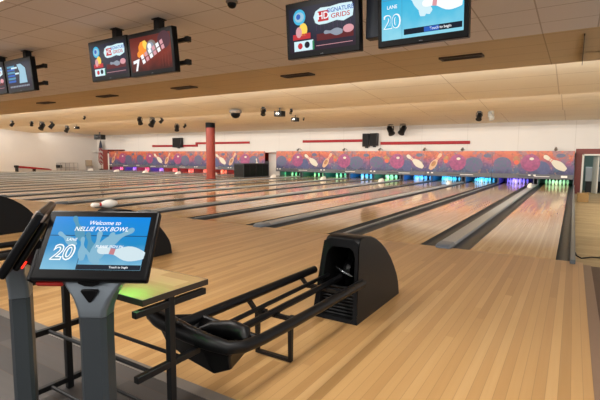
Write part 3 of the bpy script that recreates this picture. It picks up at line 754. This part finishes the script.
SP = [((-9.95, 13.3, 3.11), .5, 'spotlight', 1.0, 'slim spotlight just left of the boxy projector'),
      ((-9.45, 13.65, 3.09), 0, 'projector', 1.0, 'boxy black projector with round lens under the ceiling bay'),
      ((-9.1, 13.9, 3.06), 0, 'spotlight', .6, 'tiny spotlight just right of the boxy projector'),
      ((-11.1, 17.3, 3.19), 0, 'projector', .9, 'smaller dark projector one bay behind the boxy projector'),
      ((-11.0, 17.9, 3.14), 0, 'spotlight', .45, 'tiny spotlight right of the smaller dark projector'),
      ((-25.3, 13.25, 3.12), .4, 'spotlight', 1.5, 'left large spotlight of the cluster above the white left wall'),
      ((-24.6, 13.4, 3.11), -.6, 'spotlight', 1.3, 'right large spotlight of the cluster above the white left wall'),
      ((-27.0, 12.5, 3.17), 0, 'spotlight', 1.0, 'lone small spotlight at far left of the ceiling'),
      ((-25.7, 12.9, 3.15), 1., 'spotlight', .9, 'small spotlight pointing sideways beside the far left cluster'),
      ((-28.9, 16.75, 3.22), .3, 'spotlight', 1.4, 'dark spotlight left of the flag in the second bay'),
      ((-27.5, 16.6, 3.23), 0, 'projector', .8, 'small dark box lamp beside the second bay spotlight'),
      ((-20.2, 12.6, 3.17), 0, 'spotlight', .55, 'tiny spotlight alone between the two left clusters'),
      ((-34.0, 22.5, 3.22), .3, 'projector', 2.0, 'big dark lamp box hanging over the flag'),
      ((-16.95, 13.95, 3.06), .2, 'spotlight', 1.4, 'big spotlight left of the red column top'),
      ((-17.4, 13.6, 3.09), 1.2, 'spotlight', 1.2, 'sideways spotlight at left of the pair near the red column'),
      ((-16.5, 14.1, 3.06), -.5, 'spotlight', .9, 'small spotlight at right of the pair near the red column'),
      ((-19.75, 18.0, 3.14), .8, 'spotlight', 1.4, 'angled spotlight above the single wall speaker'),
      ((-19.2, 18.1, 3.13), -.4, 'spotlight', .8, 'small spotlight between wall speaker and red column'),
      ((-8.95, 24.0, 3.13), .9, 'spotlight', 2.0, 'left black spotlight of the pair by the double wall speakers'),
      ((-8.2, 23.9, 3.14), -.3, 'spotlight', 2.0, 'right black spotlight of the pair by the double wall speakers'),
      ((-3.26, 18.5, 3.11), 0, 'spotlight', 1.2, 'black spotlight on the right part of the ceiling')]
for loc, rz, kd, s, lab in SP: spot(lab, loc, rz, kd, s*.85)
t = spot('pale grey spotlight on the ceiling right of a black one', (-2.84, 18.55, 3.1), .6, 'spotlight', 1.0)
for ch in list(t.children):
    ch.data.materials.clear(); ch.data.materials.append(mat('lamp_grey', 'a09c94', .5))

# ceiling light troffers
lp = None
E_TROF = mat('troffer_glow', 'ffffff', .5, emit='fff6ea', es=7.)
WARM = (1., .98, .95)
k = 0
TW = 0
for y in (1.84, -.6, -3.65):
    for x in (-10.12, -7.68, -5.24, -2.8, -.36, 2.08):
        if lp is None:
            lp = thing('ceiling_light', '', 'ceiling light', group='recessed ceiling lights')
            b = MB(); w, d = .30, .60
            for q in ((-w, w, -d, -d+.02), (-w, w, d-.02, d), (-w, -w+.02, -d, d), (w-.02, w, -d, d)): b.box(q[0], q[1], q[2], q[3], -.012, .0, M_WHITEP)
            b.build('frame', lp); MB().box(-w+.02, w-.02, -d+.02, d-.02, -.006, 0, E_TROF).build('diffuser', lp)
            o = lp
        else: o = copy_tree(lp)
        o.location = (x, y, 2.95)
        rowname = {1.84: 'over the approach', -.6: 'over the console area', -3.65: 'over the seating behind'}[y]
        o['label'] = 'white recessed ceiling light %s, %s from the right' % (rowname, ORD[[2.08, -.36, -2.8, -5.24, -7.68, -10.12].index(x)])
        area('troffer_lamp', (x, y, 2.93), .54, 1.14, (0, 0, 0), 28, WARM)
for x in (-14.9, -19.8, -24.7, -29.6, -34.5):
    for y in (1.84, -.6):
        o = copy_tree(lp); o.location = (x, y, 2.95); o['group'] = 'far ceiling lights outside the view'
        o['label'] = 'white recessed ceiling light over the far left %s, near %s' % ('approach' if y > 0 else 'seating', {-14.9: 'the ninth lane', -19.8: 'the red column side', -24.7: 'the middle of the left block', -29.6: 'the last but two lanes', -34.5: 'the left wall'}[x])
        area('troffer_lamp', (x, y, 2.93), .54, 1.14, (0, 0, 0), 55, WARM)
# cove tubes hidden behind the three ceiling lips
for a, z, pw in ((9.45, 3.2, 1500), (14.2, 3.22, 1300), (19.0, 3.24, 500)):
    b = MB()
    for q in range(17):
        x = XL+.6+q*2.42
        b.tube([(x, a+.1, z), (x+2.2, a+.1, z)], .02, mat('tube_glow', 'ffffff', .5, emit='fff2dc', es=1.5), 8)
    o = b.build('trim_tube'); o['kind'] = 'structure'; o.name = 'trim_%d' % (10+int(a))
    area('cove_lamp', (-16.7, a+.16, z), 41, .06, (math.radians(104), 0, 0), pw, (1., .95, .86))

# ------------------------------------------------------------------ wall speakers
def speaker(label, x, z, w, h, d=.3):
    t = thing('wall_speaker', label, 'speaker', (x, YW-d, z), group='wall speakers')
    MB().box(-w/2, w/2, 0, d, -h/2, h/2, M_CABT).build('cabinet', t, bevel=.02)
    MB().box(-w/2+.03, w/2-.03, -.02, 0, -h/2+.03, h/2-.03, mat('speaker_cloth', '0d0d0e', .9)).build('grille', t, bevel=.008)
    MB().box(-.08, .08, d-.14, d, -h/2-.08, -h/2, M_BLACKM).build('bracket', t)
speaker('black wall speaker, left one of the adjoining pair', -10.62, 2.3, .40, .78)
speaker('black wall speaker, right one of the adjoining pair', -10.12, 2.33, .48, .74)
speaker('single black wall speaker above the far left murals', -26.75, 2.33, .95, .75)

# ------------------------------------------------------------------ black cabinets in the gap
def cabinet(label, y0, y1, x0, x1, h):
    t = thing('storage_cabinet', label, 'cabinet', ((x0+x1)/2, y0, 0), group='black cabinets between the lane blocks')
    w = (x1-x0)/2
    MB().box(-w, w, 0, y1-y0, 0, h, M_CABT).build('body', t, bevel=.01)
    MB().box(-w-.015, w+.015, -.015, y1-y0, h, h+.03, M_CABT).build('top_panel', t, bevel=.006)
    n = 2
    for k in range(n):
        d = (y1-y0)/n
        MB().box(w, w+.015, k*d+.03, (k+1)*d-.03, .06, h-.05, M_BLACK).build('door', t, bevel=.004)
    MB().box(-w+.05, w-.05, -.015, 0, .06, h-.05, M_BLACK).build('end_panel', t, bevel=.004)
cabinet('low black cabinet nearer the red column, between the lane blocks', 20.4, 21.55, -17.5, -16.72, .82)
cabinet('low black cabinet farther from the red column, near the gap wall', 21.62, 22.9, -17.5, -16.72, .82)

# ------------------------------------------------------------------ flag, rail, cart and chair by the left wall
def flag():
    t = thing('flag', 'striped flag drooping from a pole in the far left corner', 'flag', (-36.55, 24.25, 0))
    MB().lathe([(.2, 0), (.2, .04), (.05, .08)], M_BLACKM, 16).build('base', t)
    MB().tube([(0, 0, .05), (0, 0, 2.75)], .02, M_WOODBOX, 8).build('pole', t)
    m = mat('flag_cloth', 'a8323a', .8); q = NT(m)
    s = q.n('SeparateXYZ', i_0=q.n('TexCoord').outputs['Object'])
    f = q.math('FRACT', q.math('MULTIPLY', q.math('ADD', s.outputs[2], q.math('MULTIPLY', s.outputs[0], 1.4)), 2.6))
    c = q.mix(q.math('GREATER_THAN', f, .5), lin('742430'), lin('8d8078'))
    c = q.mix(q.math('GREATER_THAN', s.outputs[2], 1.95), c, lin('20283a')); q.link(c, 'Base Color')
    b = MB(); rings = []
    for z, w in ((2.65, .03), (2.4, .12), (2.0, .2), (1.5, .26), (1.0, .3), (.7, .26), (.42, .12)):
        rings.append([(w*math.cos(2*PI*k/20)*(1+.25*math.cos(5*2*PI*k/20)), .5*w*math.sin(2*PI*k/20)*(1+.25*math.cos(5*2*PI*k/20)), z) for k in range(20)])
    b.loft(rings, m); b.build('cloth', t)
    return t
flag()
t = thing('floor_rail', 'low red metal rail with a dark end by the white left wall', 'rail', (-37.2, 17.3, 0))
MB().tube([(0, 0, .40), (0, 2.6, .10)], .05, M_RED, 10).build('top_rail', t); MB().tube([(.3, 0, .30), (.3, 2.6, .06)], .04, M_RED, 10).build('lower_rail', t)
b = MB(); b.box(0., .3, -.15, .1, .28, .46, M_BLACKM); b.build('end_box', t, bevel=.03)
for y in (0., 1.3): MB().box(-.05, .35, y-.03, y+.03, 0, .36-.12*y, M_BLACKM).build('leg', t)
t = thing('wire_cart', 'grey wire cart standing by the white left wall', 'cart', (-37.1, 21.4, 0))
for x in (-.3, .3):
    for y in (-.75, 0, .75): MB().tube([(x, y, 0), (x, y, .62)], .022, M_STEEL, 6).build('post', t)
for z in (.2, .6):
    b = MB()
    for x in (-.3, -.1, .1, .3): b.tube([(x, -.75, z), (x, .75, z)], .012, M_STEEL, 6)
    for q in range(7): b.tube([(-.3, -.75+q*.25, z), (.3, -.75+q*.25, z)], .01, M_STEEL, 6)
    b.build('wire_shelf', t)
b = MB(); b.box(-.2, .2, -.9, -.55, .2, .45, M_BLACKM); b.build('tray', t, bevel=.03)
t = thing('chair', 'beige chair standing between the wire cart and the flag', 'chair', (-36.9, 23.3, 0), (0, 0, 1.2))
MB().box(-.28, .28, -.25, .25, .3, .36, M_BEIGE).build('seat', t, bevel=.02); MB().box(-.28, .28, .22, .28, .36, .85, M_BEIGE).build('backrest', t, bevel=.02)
for x in (-.24, .24):
    for y in (-.2, .22): MB().tube([(x, y, 0), (x, y, .3)], .02, M_STEEL, 6).build('leg', t)

# ------------------------------------------------------------------ beside the doorway
b = MB(); b.box(-.19, .19, -.25, .25, 0, .30, M_WOODBOX); b.box(-.2, .2, -.26, .26, .30, .325, M_WOODBOX)
o = b.build('wooden_box', bevel=.006); o.location = (.38, 20.3, -.38); tag(o, 'small tan wooden box on the walkway in front of the doorway', 'box')
t = thing('washing_machine', 'pale boxy machine seen through the doorway', 'machine', (.87, YW+1.6, -.38))
MB().box(-.35, .35, -.3, .3, .55, 1.25, mat('machine_white', 'b4bcc4', .5)).build('body', t, bevel=.02)
MB().box(-.3, .3, -.25, .25, 0, .55, M_DARK).build('stand', t)
MB().lathe([(.12, 0), (.12, .03)], M_DARK, 16, Matrix.Translation((.08, -.3, .85)) @ Matrix.Rotation(PI/2, 4, 'X')).build('round_door', t)
t = thing('steel_rack', 'dark rack of clutter beside the pale machine inside the doorway', 'rack', (1.45, YW+1.3, -.38))
for z in (.1, .6, 1.1, 1.6): MB().box(-.2, .2, -.3, .3, z, z+.03, M_DARK).build('shelf', t)
for x in (-.2, .2):
    for y in (-.3, .3): MB().box(x-.015, x+.015, y-.015, y+.015, 0, 1.8, M_DARK).build('post', t)
area('back_room_lamp', (1., YW+1.4, 2.35), 1, .3, (0, 0, 0), 22, (.85, 1, .95))
b = MB(); b.tube([(.11, 8.7, -.3), (.13, 8.65, -.34), (.2, 8.6, -.368), (.35, 8.8, -.37), (.55, 8.85, -.37), (.9, 9.2, -.37), (1.4, 9.1, -.37)], .012, M_BLACK, 8)
tag(b.build('power_cord'), 'black power cord lying across the pale plank walkway', 'cord')

# ------------------------------------------------------------------ world, camera, view
w = bpy.data.worlds.new('world'); sc.world = w; w.use_nodes = True
w.node_tree.nodes['Background'].inputs[0].default_value = (1., .98, .96, 1); w.node_tree.nodes['Background'].inputs[1].default_value = .7
cam = bpy.data.cameras.new('camera'); co = bpy.data.objects.new('camera', cam); COL.objects.link(co)
F, CX, CY = 436., 300., 200.
vy = Vector((574-CX, -(158.3-CY), -F)).normalized()
vx = -Vector((-400-CX, -(151.8-CY), -F)); vx = (vx-vy*vx.dot(vy)).normalized(); vz = vx.cross(vy)
Mw = Matrix((vx, vy, vz)).to_4x4(); Mw.translation = (0, 0, 1.3)
co.matrix_world = Mw; cam.lens = F/600*36; cam.sensor_width = 36; cam.clip_end = 200; cam.clip_start = .05
sc.camera = co
sc.view_settings.view_transform = 'Standard'; sc.view_settings.look = 'None'; sc.view_settings.exposure = .12; sc.view_settings.gamma = 1.; sc.view_settings.use_curve_mapping = False
sc.cycles.max_bounces = 8; sc.cycles.sample_clamp_indirect = 6.
